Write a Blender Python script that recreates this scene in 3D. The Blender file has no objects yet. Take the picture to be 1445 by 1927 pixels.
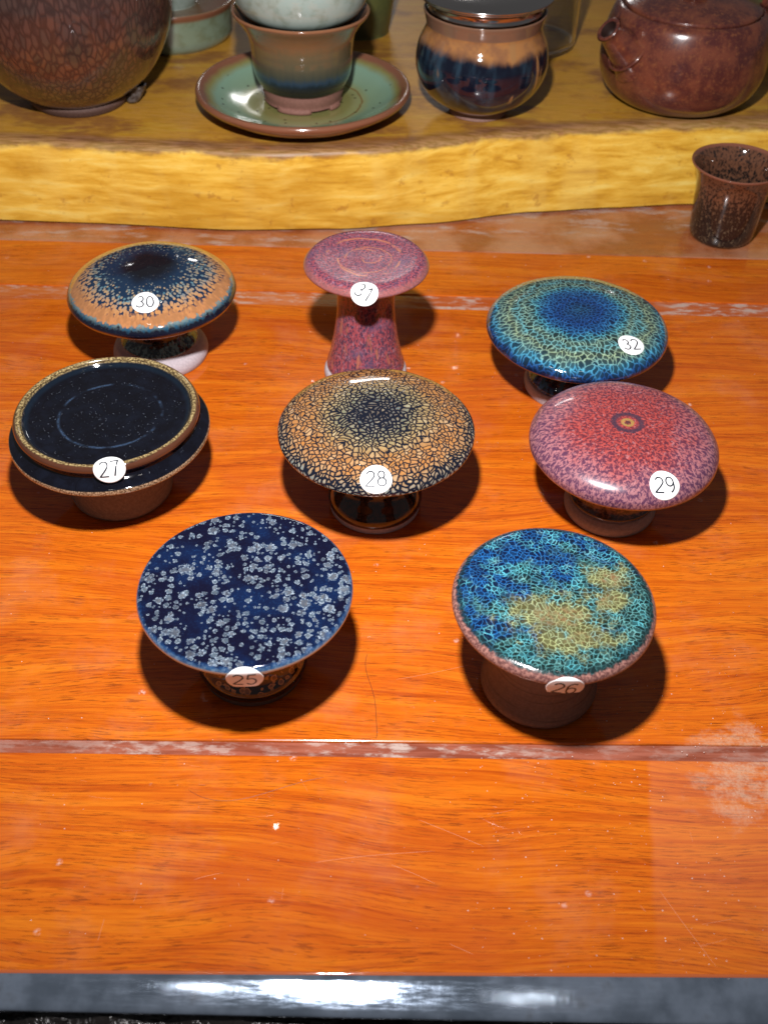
import bpy, math, random
from mathutils import Vector, Matrix
C = bpy.context.scene
PI = math.pi
CM = 0.01
random.seed(7)

# ------------------------------------------------------------------ camera
cam_d = bpy.data.cameras.new('camera')
cam_d.sensor_fit = 'VERTICAL'; cam_d.sensor_height = 36.0
cam_d.lens = 36.0 * 1972.0 / 1927.0
cam_d.clip_start = 0.01; cam_d.clip_end = 50
cam_d.dof.use_dof = True; cam_d.dof.focus_distance = 0.41; cam_d.dof.aperture_fstop = 17.0
cam = bpy.data.objects.new('camera', cam_d); C.collection.objects.link(cam); C.camera = cam
_p, _r = math.radians(43.54), math.radians(1.49)
_fw = Vector((0, math.cos(_p), -math.sin(_p))); _up = Vector((0, math.sin(_p), math.cos(_p))); _ri = Vector((1, 0, 0))
_r2 = _ri*math.cos(_r) + _up*math.sin(_r); _u2 = -_ri*math.sin(_r) + _up*math.cos(_r)
_m = Matrix((_r2, _u2, -_fw)).transposed().to_4x4(); _m.translation = Vector((0, 0, 0.31))
cam.matrix_world = _m

# ------------------------------------------------------------------ light
w = bpy.data.worlds.new('World'); C.world = w; w.use_nodes = True
bgn = w.node_tree.nodes['Background']; bgn.inputs[0].default_value = (.80, .78, .80, 1); bgn.inputs[1].default_value = .10
C.view_settings.view_transform = 'Standard'; C.view_settings.look = 'None'; C.view_settings.exposure = 0; C.view_settings.gamma = 1
C.cycles.max_bounces = 8

def lamp(kind, name, loc, target, power, color, **kw):
    d = bpy.data.lights.new(name, kind); d.energy = power; d.color = color
    for k, v in kw.items(): setattr(d, k, v)
    o = bpy.data.objects.new(name, d); C.collection.objects.link(o)
    o.location = [c*CM for c in loc]
    t = Vector([c*CM for c in target]) - o.location
    o.rotation_euler = t.to_track_quat('-Z', 'Y').to_euler()
    return o
lamp('SPOT', 'main_lamp', (-2.2, 14.6, 38.4), (-1, 60, 0), 16, (1, .97, .98), shadow_soft_size=.011, spot_size=math.radians(150), spot_blend=1.0)
lamp('AREA', 'side_lamp_left', (-13.5, 14, 62), (-4, 35, 0), .045, (1, .95, .9), shape='RECTANGLE', size=.04, size_y=.007)
lamp('AREA', 'side_lamp_right', (13, 14, 62), (4, 35, 0), .018, (1, .93, .85), shape='RECTANGLE', size=.03, size_y=.005)
lamp('AREA', 'back_lamp', (-10, 300, 108), (0, 40, 0), 2.2, (1, .97, .95), shape='RECTANGLE', size=.40, size_y=.10)
lamp('POINT', 'ceiling_lamp', (-19, 103, 150), (0, 40, 0), .08, (1, .9, .8), shadow_soft_size=.003)

# ------------------------------------------------------------------ node helpers
class Mat:
    def __init__(s, name):
        s.dim = '3D'; s.m = bpy.data.materials.new(name); s.m.use_nodes = True
        s.t = s.m.node_tree; s.t.nodes.clear()
        s.out = s.t.nodes.new('ShaderNodeOutputMaterial')
        s.b = s.t.nodes.new('ShaderNodeBsdfPrincipled')
        s.t.links.new(s.b.outputs[0], s.out.inputs[0])
    def link(s, v, sock):
        if isinstance(v, bpy.types.NodeSocket): s.t.links.new(v, sock)
        elif isinstance(v, (tuple, list)) and len(v) == 3 and sock.type == 'RGBA': sock.default_value = (*v, 1)
        else: sock.default_value = v
    def n(s, typ, outp=0, props=None, **ins):
        nd = s.t.nodes.new(typ)
        for k, v in (props or {}).items(): setattr(nd, k, v)
        for k, v in ins.items():
            key = int(k[1:]) if k[0] == 'i' and k[1:].isdigit() else k.replace('_', ' ')
            s.link(v, nd.inputs[key])
        return nd.outputs[outp]
    def ma(s, op, a, b=0.0, c=0.0, clamp=False):
        return s.n('ShaderNodeMath', 0, {'operation': op, 'use_clamp': clamp}, i0=a, i1=b, i2=c)
    def add(s, a, b): return s.ma('ADD', a, b)
    def sub(s, a, b): return s.ma('SUBTRACT', a, b)
    def mul(s, a, b): return s.ma('MULTIPLY', a, b)
    def mad(s, a, b, c): return s.ma('MULTIPLY_ADD', a, b, c)
    def sat(s, a): return s.ma('ADD', a, 0, clamp=True)
    def ss(s, v, a, b, lo=0., hi=1.):
        return s.n('ShaderNodeMapRange', 0, {'interpolation_type': 'SMOOTHSTEP'}, i0=v, i1=a, i2=b, i3=lo, i4=hi)
    def vm(s, op, a, b=(0, 0, 0), outp=0, scale=None):
        nd = s.t.nodes.new('ShaderNodeVectorMath'); nd.operation = op
        s.link(a, nd.inputs[0]); s.link(b, nd.inputs[1])
        if scale is not None: s.link(scale, nd.inputs[3])
        return nd.outputs[outp]
    def vs(s, a, k): return s.vm('SCALE', a, scale=k)
    def xyz(s, v):
        nd = s.t.nodes.new('ShaderNodeSeparateXYZ'); s.link(v, nd.inputs[0]); return nd.outputs[:3]
    def cx(s, x, y, z):
        nd = s.t.nodes.new('ShaderNodeCombineXYZ')
        for v, i in zip((x, y, z), nd.inputs): s.link(v, i)
        return nd.outputs[0]
    def obj(s): return s.vs(s.n('ShaderNodeTexCoord', 3), 100.0)          # centimetres
    def flat(s):
        s.dim = '2D'; return s.n('ShaderNodeAttribute', 1, {'attribute_name': 'flat'})
    def noise(s, v, scale, detail=3, rough=.55, dist=0., col=False):
        return s.n('ShaderNodeTexNoise', 1 if col else 0, None, Vector=v, Scale=scale, Detail=detail, Roughness=rough, Distortion=dist)
    def vor(s, v, scale, feature='F1', outp='Distance', rnd=1.0):
        nd = s.t.nodes.new('ShaderNodeTexVoronoi'); nd.feature = feature; nd.voronoi_dimensions = s.dim
        s.link(v, nd.inputs['Vector']); s.link(scale, nd.inputs['Scale']); s.link(rnd, nd.inputs['Randomness'])
        return nd.outputs[outp] if outp != 'ALL' else nd.outputs
    def ramp(s, f, stops, mode='LINEAR'):
        nd = s.t.nodes.new('ShaderNodeValToRGB'); cr = nd.color_ramp; cr.interpolation = mode
        while len(cr.elements) < len(stops): cr.elements.new(.5)
        for e, (p, c) in zip(cr.elements, stops):
            e.position = p; e.color = (*c, 1) if isinstance(c, (tuple, list)) else (c, c, c, 1)
        s.link(f, nd.inputs[0]); return nd.outputs[0]
    def mix(s, f, a, b, mode='MIX'):
        nd = s.t.nodes.new('ShaderNodeMix'); nd.data_type = 'RGBA'; nd.blend_type = mode; nd.clamp_factor = True
        s.link(f, nd.inputs[0]); s.link(a, nd.inputs[6]); s.link(b, nd.inputs[7]); return nd.outputs[2]
    def mixf(s, f, a, b):
        nd = s.t.nodes.new('ShaderNodeMix'); nd.data_type = 'FLOAT'
        s.link(f, nd.inputs[0]); s.link(a, nd.inputs[2]); s.link(b, nd.inputs[3]); return nd.outputs[0]
    def warp(s, v, scale, amt):
        c = s.noise(v, scale, 2, col=True)
        return s.vm('ADD', v, s.vs(s.vm('SUBTRACT', c, (.5, .5, .5)), amt))
    def bump(s, h, strength=.3, dist=.0002, normal=None):
        nd = s.t.nodes.new('ShaderNodeBump'); nd.inputs['Strength'].default_value = strength; nd.inputs['Distance'].default_value = dist
        s.link(h, nd.inputs['Height'])
        if normal: s.link(normal, nd.inputs['Normal'])
        return nd.outputs[0]
    def fin(s, color=None, rough=None, normal=None, **kw):
        if color is not None: s.link(color, s.b.inputs['Base Color'])
        if rough is not None: s.link(rough, s.b.inputs['Roughness'])
        if normal is not None: s.link(normal, s.b.inputs['Normal'])
        for k, v in kw.items(): s.link(v, s.b.inputs[k.replace('_', ' ')])
        return s.m
    def seed(s, v, a, b=0, c=0): return s.vm('ADD', v, (a, b, c))
    def rad(s, v):
        """length of a 'flat' vector = centimetres along the surface from its centre"""
        return s.vm('LENGTH', v, outp=1)
    def pol(s, v, r, kang, krad):
        """seamless polar coordinates: direction on a circle of size kang, radius times krad"""
        u = s.vm('NORMALIZE', v); x, y, z = s.xyz(u)
        return s.cx(s.mul(x, kang), s.mul(y, kang), s.mul(r, krad))
    def logp(s, v, r, b):
        """radially stretched plane: radius -> ln(1+r/b)*b"""
        f = s.mul(s.ma('LOGARITHM', s.mad(r, 1/b, 1.0), math.e), b)
        return s.vs(s.vm('NORMALIZE', v), f)

def speck(M, v, base):          # fine dust-like fleck variation common to all glazes
    d = M.vor(v, 9.0); k = M.ss(d, .05, .10, 1, 0)
    k = M.mul(k, M.ss(M.noise(v, 3.1), .55, .7))
    return M.mix(M.mul(k, .35), base, (.7, .7, .68))

# ------------------------------------------------------------------ glazes
def g28():
    M = Mat('oil_spot_orange_glaze'); f = M.flat(); s = M.rad(f)
    v = M.warp(M.seed(f, 3, 1), .9, .8); v = M.warp(v, 7, .10)
    nz = M.noise(f, .9, 3); t = M.add(s, M.mul(M.sub(nz, .5), 1.1))
    big = M.ss(s, .3, 1.2, 6.3, 4.9)
    e = M.vor(v, 5.2, 'DISTANCE_TO_EDGE', rnd=.97); idc = M.xyz(M.vor(v, 5.2, 'F1', 'Color', rnd=.97))
    rimt = M.ss(t, 3.45, 3.95)
    width = M.mixf(M.ss(t, .3, 2.5), .25, .095)
    width = M.mixf(rimt, width, .19)
    width = M.mad(M.noise(f, 2.2), .05, M.sub(width, .02))
    cell = M.ss(M.sub(e, width), -.03, .07)
    col = M.ramp(M.mul(t, .2), [(.0, (.015, .05, .07)), (.16, (.05, .10, .12)), (.28, (.15, .17, .11)), (.40, (.29, .21, .09)), (.52, (.34, .155, .045)), (.66, (.38, .155, .04)), (.76, (.31, .18, .08)), (.84, (.15, .21, .21)), (.95, (.27, .27, .20))])
    col = M.mix(M.mul(idc[0], .5), col, M.mix(.5, col, (.25, .22, .16)))
    col = M.mix(M.mul(M.ss(idc[1], .6, 1), .6), col, M.mix(.4, col, (.62, .55, .36)))
    col = M.mix(M.ss(M.noise(v, 14, 2), .45, .8, 0, .4), col, (.18, .09, .03))
    col = M.mix(M.ss(M.sub(e, width), .22, .08, 0, .45), col, (.16, .08, .03))
    col = M.mix(cell, (.006, .008, .016), col)
    lip = M.ss(s, 4.55, 4.63)
    col = M.mix(lip, col, (.16, .06, .03))
    return M.fin(speck(M, f, col), .045, M.bump(cell, .12, .0001), Coat_Weight=.6, Coat_Roughness=.02)

def g28stem():
    M = Mat('dark_crackled_stem_glaze'); o = M.obj(); x, y, z = M.xyz(o)
    v = M.warp(M.cx(x, y, M.mul(z, .55)), 2, .3)
    e = M.vor(v, 3.6, 'DISTANCE_TO_EDGE')
    cell = M.ss(e, .03, .12)
    edge = M.add(z, M.mul(M.sub(M.noise(o, 1.1, 2), .5), 2.2))
    col = M.mix(cell, (.03, .012, .01), M.mix(M.ss(M.noise(o, 2), .4, .65), (.30, .12, .05), (.22, .13, .09)))
    col = M.mix(M.ss(edge, 1.9, 2.15), M.mix(M.mul(cell, .5), (.008, .006, .006), (.05, .03, .022)), col)
    col = M.mix(M.ss(z, .28, .5), (.17, .11, .08), col)
    return M.fin(col, .04, Coat_Weight=.6, Coat_Roughness=.02)

def g32():
    M = Mat('blue_net_glaze'); f = M.flat(); s = M.rad(f)
    v = M.logp(f, s, 5.0); v = M.warp(M.seed(v, 7, 2), 1.3, .5); v = M.warp(v, 9, .12)
    e = M.vor(v, 5.6, 'DISTANCE_TO_EDGE', rnd=1.); idc = M.xyz(M.vor(v, 5.6, 'F1', 'Color', rnd=1.))
    t = M.add(s, M.mul(M.sub(M.noise(f, 1.1, 3), .5), 1.1))
    line = M.ma('POWER', M.ss(e, -.02, .26, 1, 0), 2.2)
    lc = M.ramp(M.mul(t, .2), [(0, (.025, .12, .24)), (.2, (.015, .08, .30)), (.34, (.035, .20, .44)), (.42, (.10, .42, .52)), (.5, (.28, .46, .34)), (.58, (.15, .45, .50)), (.66, (.34, .45, .26)), (.75, (.22, .42, .36)), (.80, (.08, .36, .52)), (.87, (.015, .08, .28)), (.92, (.006, .015, .06))])
    ic = M.ramp(M.mul(t, .2), [(0, (.003, .010, .03)), (.3, (.003, .012, .05)), (.45, (.008, .018, .02)), (.6, (.014, .02, .013)), (.8, (.008, .03, .05)), (.92, (.003, .006, .02))])
    ic = M.mix(M.mul(idc[0], .6), ic, M.mix(.22, ic, lc))
    halo = M.ss(e, .02, .30, .12, 0)
    bri = M.ss(M.noise(f, 3.3, 2), .3, .7, .55, 1.0)
    col = M.mix(halo, ic, M.mix(.45, (.01, .08, .22), lc))
    col = M.mix(M.mul(line, bri), col, lc)
    col = M.mix(M.ss(M.add(s, M.mul(M.noise(f, 1.6), .3)), 5.02, 5.12), col, M.mix(M.ss(M.noise(f, 1.2), .45, .6), (.34, .14, .05), (.03, .02, .02)))
    return M.fin(speck(M, f, col), .05, M.bump(line, .1, .0001), Coat_Weight=.6, Coat_Roughness=.02)

def g32stem():
    M = Mat('dark_blue_stem_glaze'); o = M.obj(); x, y, z = M.xyz(o)
    n = M.noise(M.cx(M.mul(x, 1.0), M.mul(y, 1.0), M.mul(z, .5)), 4.5, 3)
    b = M.ss(M.add(z, M.mul(n, .9)), 1.75, 1.15)
    col = M.mix(M.mul(b, M.ss(n, .42, .6)), (.006, .006, .014), (.05, .19, .48))
    col = M.mix(M.mul(M.ss(M.noise(o, .9), .5, .62), M.ss(z, 1.3, 1.8)), col, (.18, .08, .04))
    return M.fin(col, .05, Coat_Weight=.5)

def g26():
    M = Mat('turquoise_net_glaze'); f = M.flat(); s = M.rad(f); x, y, z = M.xyz(f)
    v = M.warp(M.seed(f, 11, 5), 1.0, .6); v = M.warp(v, 10, .11)
    zone = M.noise(M.seed(f, 2.5, 1), .75, 4, .6)
    sc = 6.2
    e = M.vor(v, sc, 'DISTANCE_TO_EDGE'); idc = M.xyz(M.vor(v, sc, 'F1', 'Color'))
    e2 = M.vor(M.warp(v, 4, .12), 9.0, 'DISTANCE_TO_EDGE')
    # olive patches: one low and left of centre, one to the right
    def blob(cx_, cy_, rx, ry):
        dx = M.mul(M.sub(x, cx_), 1/rx); dy = M.mul(M.sub(y, cy_), 1/ry)
        return M.ma('SQRT', M.add(M.mul(dx, dx), M.mul(dy, dy)))
    d1 = blob(0, -.9, 1.7, .9); d2 = blob(1.75, -.2, .9, .55); d3 = blob(1.95, .85, .75, .65); d4 = blob(.6, -1.9, 1.9, .8)
    dd = M.ma('MINIMUM', M.ma('MINIMUM', d1, d2), M.ma('MINIMUM', d3, M.add(d4, .2)))
    oz = M.ss(M.add(dd, M.mul(M.sub(M.noise(f, 1.1, 6, .75), .5), 4.0)), 1.25, .55)
    bz = M.ss(M.add(dd, M.mul(M.sub(M.noise(M.seed(f, 4, 4), 1.2, 3), .5), .9)), .62, .28)
    bluez = M.ss(M.add(zone, M.mul(M.add(M.mul(x, -.04), M.mul(y, .05)), 1.0)), .44, .60)
    line = M.mul(M.ma('POWER', M.ss(e, -.02, M.mad(M.noise(f, 2.5, 2), .30, .06), 1, 0), 2.6), M.ss(M.noise(M.seed(f, 3), 1.8, 3), .3, .6, .6, 1.0)); line2 = M.ss(e2, 0, .12, .14, 0)
    lc = M.mix(bluez, (.11, .33, .33), (.02, .15, .42)); lc = M.mix(M.ss(M.noise(M.seed(f, 8), 1.4, 3), .48, .60, 0, .85), lc, (.12, .52, .60)); lc = M.mix(M.mul(oz, .8), lc, (.44, .45, .16)); lc = M.mix(M.ss(M.noise(M.seed(f, 1, 7), 1.0, 4), .52, .66, 0, .55), lc, (.02, .06, .12))
    lc = M.mix(M.ss(M.noise(f, 2.3, 2), .52, .7, 0, .6), lc, (.22, .50, .48))
    ic = M.mix(bluez, (.005, .014, .013), (.003, .007, .030)); ic = M.mix(M.mul(oz, .8), ic, (.085, .075, .026))
    ic = M.mix(M.mul(M.ss(idc[0], .4, 1), .5), ic, M.mix(.3, ic, lc))
    col = M.mix(line2, ic, M.mix(.35, ic, lc)); col = M.mix(line, col, lc)
    hal = M.ss(e, .02, .22, .12, 0); col = M.mix(hal, col, M.mix(.55, col, lc))
    col = M.mix(M.mul(M.mul(bz, oz), M.ss(M.noise(f, 4, 3), .4, .6, .1, .7)), col, M.mix(M.ss(M.noise(f, 6), .4, .6), (.20, .11, .05), (.17, .17, .08)))
    r = M.add(s, M.mul(M.sub(M.noise(f, 5.5, 3), .5), .35))
    col = M.mix(M.ss(r, 3.05, 3.24, 0, .8), col, (.008, .02, .022))
    rim = M.mix(M.ss(M.noise(f, 9, 3), .4, .62), (.13, .055, .05), (.33, .16, .13))
    col = M.mix(M.ss(r, 3.27, 3.38), col, rim)
    rough = M.ss(r, 3.15, 3.35, .05, .28)
    return M.fin(speck(M, f, col), rough, M.bump(M.add(line, M.noise(f, 12)), .1, .0001))

def g25():
    M = Mat('navy_silver_oil_spot_glaze'); f = M.flat(); s = M.rad(f); x, y, z = M.xyz(f)
    bgz = M.ss(M.noise(f, .55, 3), .42, .66)
    fine = M.noise(f, 11, 3, .7)
    col = M.mix(bgz, (.003, .003, .014), (.003, .010, .042))
    col = M.mix(M.ss(fine, .5, .75, 0, .6), col, M.mix(bgz, (.005, .012, .04), (.010, .045, .13)))
    scal = M.vor(f, 8)
    pet = M.add(M.mul(M.sub(scal, .4), .34), M.mul(M.sub(M.noise(f, 5, 3), .5), .34))
    spk = M.mix(M.ss(M.noise(f, 13, 2, .8), .44, .60), (.03, .05, .09), (.28, .34, .39))
    side = M.ss(x, -.5, 2.6)
    for k, (scale, mr, thr, sd) in enumerate(((3.3, .42, .52, 0), (2.3, .40, .70, 5.3), (1.4, .33, .60, 9.1), (6.0, .34, .72, 3.7))):
        v = M.warp(M.seed(f, sd, sd*.7), 1.5, .12)
        vo = M.vor(v, scale, outp='ALL', rnd=.9)
        d = vo[0]; ids = M.xyz(vo[1])
        R = M.mul(M.mad(ids[1], .55, .5), mr)
        dd = M.add(M.ma('DIVIDE', d, R), M.mul(pet, 2.0/ (1 if scale > 3 else 1.0)))
        thr_s = thr if k != 2 else M.mad(side, -.34, thr + .22)
        on = M.ma('GREATER_THAN', ids[0], thr_s)
        if k == 2 or k == 1: on = M.mul(on, M.ss(M.noise(M.seed(f, 1, 9), .5), .35, .5, .6, 1))
        inside = M.mul(M.ss(dd, 1.04, .86), on); inside = M.mul(inside, M.ss(M.noise(M.seed(f, k), 1.1, 2), .35, .55, .55, 1))
        core = M.ss(dd, .72, .45)
        ccol = M.mix(ids[2], (.05, .06, .08), (.10, .12, .15)) if k in (1, 2) else (.07, .10, .13)
        spot = M.mix(core, spk, M.mix(M.ss(fine, .45, .7, 0, .5), ccol, (.16, .14, .12)))
        col = M.mix(inside, col, spot)
    ringn = M.add(s, M.mul(M.sub(M.noise(f, 4, 3), .5), .35))
    edge = M.ss(ringn, 3.52, 3.66)
    col = M.mix(M.mul(edge, .6), col, (.012, .05, .15))
    col = M.mix(M.ss(ringn, 3.6, 3.78), col, M.mix(M.ss(M.noise(f, 7), .4, .6), (.03, .09, .2), (.12, .2, .3)))
    col = M.mix(M.ss(s, 3.74, 3.82), col, (.33, .24, .18))
    return M.fin(col, .05, M.bump(fine, .04, .0001), Coat_Weight=.5, Coat_Roughness=.02)

def g25stem():
    M = Mat('brown_oil_spot_stem_glaze'); o = M.obj(); z = M.xyz(o)[2]
    v = M.warp(o, 3, .2); vo = M.vor(v, 3.4, outp='ALL'); d = M.add(vo[0], M.mul(M.sub(M.noise(o, 6), .5), .25))
    sp = M.ss(d, .48, .42); ring = M.mul(M.ss(d, .24, .36), sp)
    col = M.mix(sp, (.02, .010, .008), M.mix(ring, (.20, .10, .04), (.42, .21, .07)))
    col = M.mix(M.ss(z, .95, .7), col, (.015, .010, .008))
    col = M.mix(M.ss(z, .42, .3), col, (.10, .07, .045))
    return M.fin(col, .05, Coat_Weight=.6)

def g27():
    M = Mat('black_glaze_with_gold_rim'); f = M.flat(); s = M.rad(f); x, y, z = M.xyz(f)
    n = M.noise(f, 1.4, 4, .6); fn = M.noise(f, 9, 3, .7)
    col = M.mix(M.ss(n, .4, .7), (.0025, .0025, .005), (.004, .005, .010))
    col = M.mix(M.ss(fn, .55, .8, 0, .5), col, (.010, .013, .026))
    off = M.rad(M.vm('SUBTRACT', f, (.12, -.05, 0)))
    ring = M.mul(M.ss(M.ma('ABSOLUTE', M.sub(M.add(off, M.mul(M.sub(n, .5), .12)), 2.08)), .10, .0), M.ss(M.noise(M.seed(f, 3), .9, 3), .42, .62))
    ring = M.mul(ring, M.ss(M.noise(f, 14), .35, .6, .4, 1))
    col = M.mix(M.mul(ring, .6), col, (.05, .09, .16))
    # merged blisters inside the rim
    vo = M.vor(M.seed(f, 5, 5), .95, outp='ALL'); bl = M.ss(M.ma('ABSOLUTE', M.sub(vo[0], .43)), .02, .0)
    bl = M.mul(bl, M.ss(s, 2.5, 2.8)); col = M.mix(M.mul(bl, .8), col, (.001, .001, .001))
    gold = M.mul(M.ss(s, 3.40, 3.50), M.ss(s, 3.80, 3.70))
    gcol = M.mix(M.ss(M.noise(f, 10, 3, .7), .42, .6), (.07, .042, .018), (.36, .27, .12))
    crack = M.ss(M.ma('ABSOLUTE', M.sub(M.add(s, M.mul(M.sub(M.noise(f, 2.2, 3), .5), .25)), 3.52)), .035, .0)
    gcol = M.mix(M.mul(crack, .9), gcol, (.02, .014, .008))
    col = M.mix(M.mul(M.mul(M.ss(s, 3.1, 3.3), M.ss(s, 3.6, 3.4)), .35), col, (.008, .02, .035))
    col = M.mix(gold, col, gcol)
    rust = M.mul(M.ss(M.add(s, M.mul(n, .2)), 3.80, 3.90), M.ss(M.add(s, M.mul(n, .3)), 4.42, 4.22))
    col = M.mix(M.mul(rust, .9), col, (.08, .028, .014))
    lip = M.ss(s, 4.99, 5.03)
    col = M.mix(lip, col, M.mix(M.ss(M.noise(f, 12), .4, .6), (.08, .04, .02), (.34, .22, .13)))
    return M.fin(col, M.ss(gold, 0, 1, .05, .16), M.bump(fn, .08, .0001), Coat_Weight=.4)

def g29():
    M = Mat('red_speckled_glaze'); f = M.flat(); s = M.rad(f)
    v = M.logp(f, s, 4.0)
    n1 = M.noise(v, 11, 3, .65, .5); n2 = M.noise(f, .7, 4); n3 = M.noise(M.seed(v, 5), 9, 2, .6, .8)
    red = M.ss(M.add(M.mul(M.sub(n2, .5), 3.2), s), 1.6, 3.6, 1, 0)
    base = M.mix(red, (.34, .13, .14), (.36, .055, .045))
    base = M.mix(M.ss(s, 3.0, 4.0, 0, .7), base, (.27, .12, .14))
    dark = M.mix(red, (.085, .03, .065), (.11, .02, .03))
    col = M.mix(M.ss(n1, .44, .58), dark, base)
    col = M.mix(M.ss(n3, .56, .70, 0, .55), col, (.42, .19, .20))
    ring = M.ss(M.ma('ABSOLUTE', M.sub(M.add(s, M.mul(M.sub(n1, .5), .25)), .56)), .17, .05)
    col = M.mix(M.mul(ring, .85), col, (.035, .025, .045))
    core = M.ss(M.ma('ABSOLUTE', M.sub(M.add(s, M.mul(M.sub(n1, .5), .2)), .20)), .10, .04)
    col = M.mix(M.mul(core, .7), col, (.34, .24, .06))
    col = M.mix(M.ss(s, .13, .06, 0, .8), col, (.05, .03, .03))
    col = M.mix(M.ss(s, 4.72, 4.84), col, (.33, .16, .10))
    return M.fin(speck(M, f, col), .30, M.bump(n1, .12, .0001), Coat_Weight=.35, Coat_Roughness=.05)

def g29stem():
    M = Mat('brown_black_stem_glaze'); o = M.obj(); z = M.xyz(o)[2]
    n = M.noise(o, 5, 4, .65); k = M.ss(M.add(M.mul(z, .35), n), 1.2, .85)
    col = M.mix(k, (.30, .15, .09), (.035, .02, .018))
    col = M.mix(M.ss(n, .55, .7, 0, .5), col, (.02, .012, .012))
    return M.fin(col, .16, M.bump(n, .1, .0001), Coat_Weight=.3)

def g31(nm='maroon_speckled_glaze', stem=False):
    M = Mat(nm)
    if stem:
        o = M.obj(); x, y, z = M.xyz(o); v = M.cx(x, y, M.mul(z, .55)); st = M.cx(x, y, M.mul(z, .16))
    else:
        v = M.flat(); o = v; x, y, z = M.xyz(v)
    n1 = M.noise(v, 9.5, 3, .65, .5); n3 = M.noise(M.seed(v, 4, 4), 8, 3, .6, 1.2); n2 = M.noise(o, .9, 3)
    col = M.mix(M.ss(n1, .42, .58), (.055, .03, .06), (.30, .06, .075))
    col = M.mix(M.ss(n3, .52, .68, 0, .75), col, (.34, .17, .22))
    col = M.mix(M.ss(n2, .5, .7, 0, .55), col, (.10, .07, .13))
    if stem:
        k = M.ss(M.noise(st, 2.6, 2), .56, .66)
        col = M.mix(M.mul(k, .6), col, (.42, .15, .08))
    else:
        s = M.rad(v); ang = M.ma('ARCTAN2', y, x)
        for r0, sl, wd in ((1.62, .10, .09), (.62, .16, .07), (1.15, -.05, .05)):
            a = M.ss(M.ma('ABSOLUTE', M.sub(M.add(s, M.mul(M.sub(n2, .5), .35)), M.mad(ang, sl, r0))), wd, .01)
            a = M.mul(a, M.ss(M.noise(M.seed(v, r0*7), .8, 3), .44, .56))
            col = M.mix(M.mul(a, .75), col, (.50, .17, .08))
        col = M.mix(M.ss(s, 2.55, 2.9, 0, .6), col, (.30, .11, .09))
    return M.fin(col, .24, M.bump(n1, .25, .0001), Coat_Weight=.25, Coat_Roughness=.12)

def g30():
    M = Mat('hare_fur_brown_black_glaze'); f = M.flat(); s = M.rad(f)
    st = M.noise(M.pol(f, s, 7.5, 1.3), 2.0, 3, .6); lump = M.noise(f, .8, 3)
    sh = M.add(s, M.mul(M.sub(lump, .5), 1.3))
    vv = M.logp(f, s, 3.0); v = M.warp(M.seed(vv, 2, 9), 3, .05)
    vo = M.vor(v, 9.5, outp='ALL'); ids = M.xyz(vo[1])
    cover = M.ss(sh, 1.1, 3.3)
    dot = M.mul(M.ss(vo[0], M.mad(cover, .26, .32), M.mad(cover, .26, .16)), M.ma('LESS_THAN', ids[0], M.mad(cover, .55, .42)))
    dot = M.mul(dot, M.ss(M.add(sh, M.mul(M.sub(ids[2], .5), 1.0)), 1.2, 2.3))
    dcol = M.mix(ids[1], (.06, .17, .22), (.34, .24, .13))
    dcol = M.mix(M.ss(sh, 2.4, 3.5), dcol, (.42, .20, .075))
    dark = M.mix(M.ss(sh, .8, 1.8), (.004, .004, .007), (.008, .022, .05))
    a = M.mix(dot, dark, dcol)
    tb = M.add(s, M.mul(M.sub(st, .5), 1.5))
    tb = M.add(tb, M.mul(M.sub(lump, .5), .2))
    band = M.ss(tb, 3.3, 3.65)
    orange = M.mix(M.ss(st, .35, .6, 0, .7), (.42, .18, .07), (.26, .12, .05))
    a = M.mix(band, a, orange)
    rr = M.add(s, M.mul(M.sub(st, .5), .75))
    a = M.mix(M.ss(rr, 3.95, 4.05), a, M.mix(M.ss(st, .4, .6), (.015, .07, .12), (.14, .20, .20)))
    a = M.mix(M.ss(rr, 4.05, 4.3), a, (.005, .006, .014))
    a = M.mix(M.ss(s, 5.02, 5.10), a, (.30, .12, .06))
    return M.fin(speck(M, f, a), .05, None, Coat_Weight=.7, Coat_Roughness=.02)

def g30stem():
    M = Mat('brown_streaked_stem_glaze'); o = M.obj(); x, y, z = M.xyz(o)
    st = M.noise(M.cx(x, y, M.mul(z, .12)), 4.2, 2); zz = M.add(z, M.mul(M.sub(st, .5), .7))
    col = M.mix(M.ss(st, .45, .6), (.24, .12, .08), (.10, .05, .035))
    bl = M.mix(M.ss(M.noise(M.cx(x, y, M.mul(z, .3)), 6, 2), .45, .55), (.008, .012, .02), (.09, .22, .26))
    col = M.mix(M.ss(zz, 1.9, 1.75), col, (.01, .009, .012))
    col = M.mix(M.ss(zz, 1.6, 1.45), col, bl)
    col = M.mix(M.ss(z, .98, .90), col, (.30, .13, .05))
    return M.fin(col, .05, Coat_Weight=.6)

def clay(name, c1, c2, rings=0.0, rough=.75):
    M = Mat(name); o = M.obj(); x, y, z = M.xyz(o)
    n = M.noise(o, 8, 4, .7)
    col = M.mix(M.ss(n, .35, .7), c1, c2)
    h = n
    if rings:
        rr = M.noise(M.cx(M.mul(x, .12), M.mul(y, .12), M.mul(z, 4.5)), 2.2, 3, .7)
        col = M.mix(M.ss(rr, .52, .66, 0, rings), col, tuple(c*.45 for c in c1))
        h = M.add(n, M.mul(rr, 1.5))
    return M.fin(col, rough, M.bump(h, .35, .0002))

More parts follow.
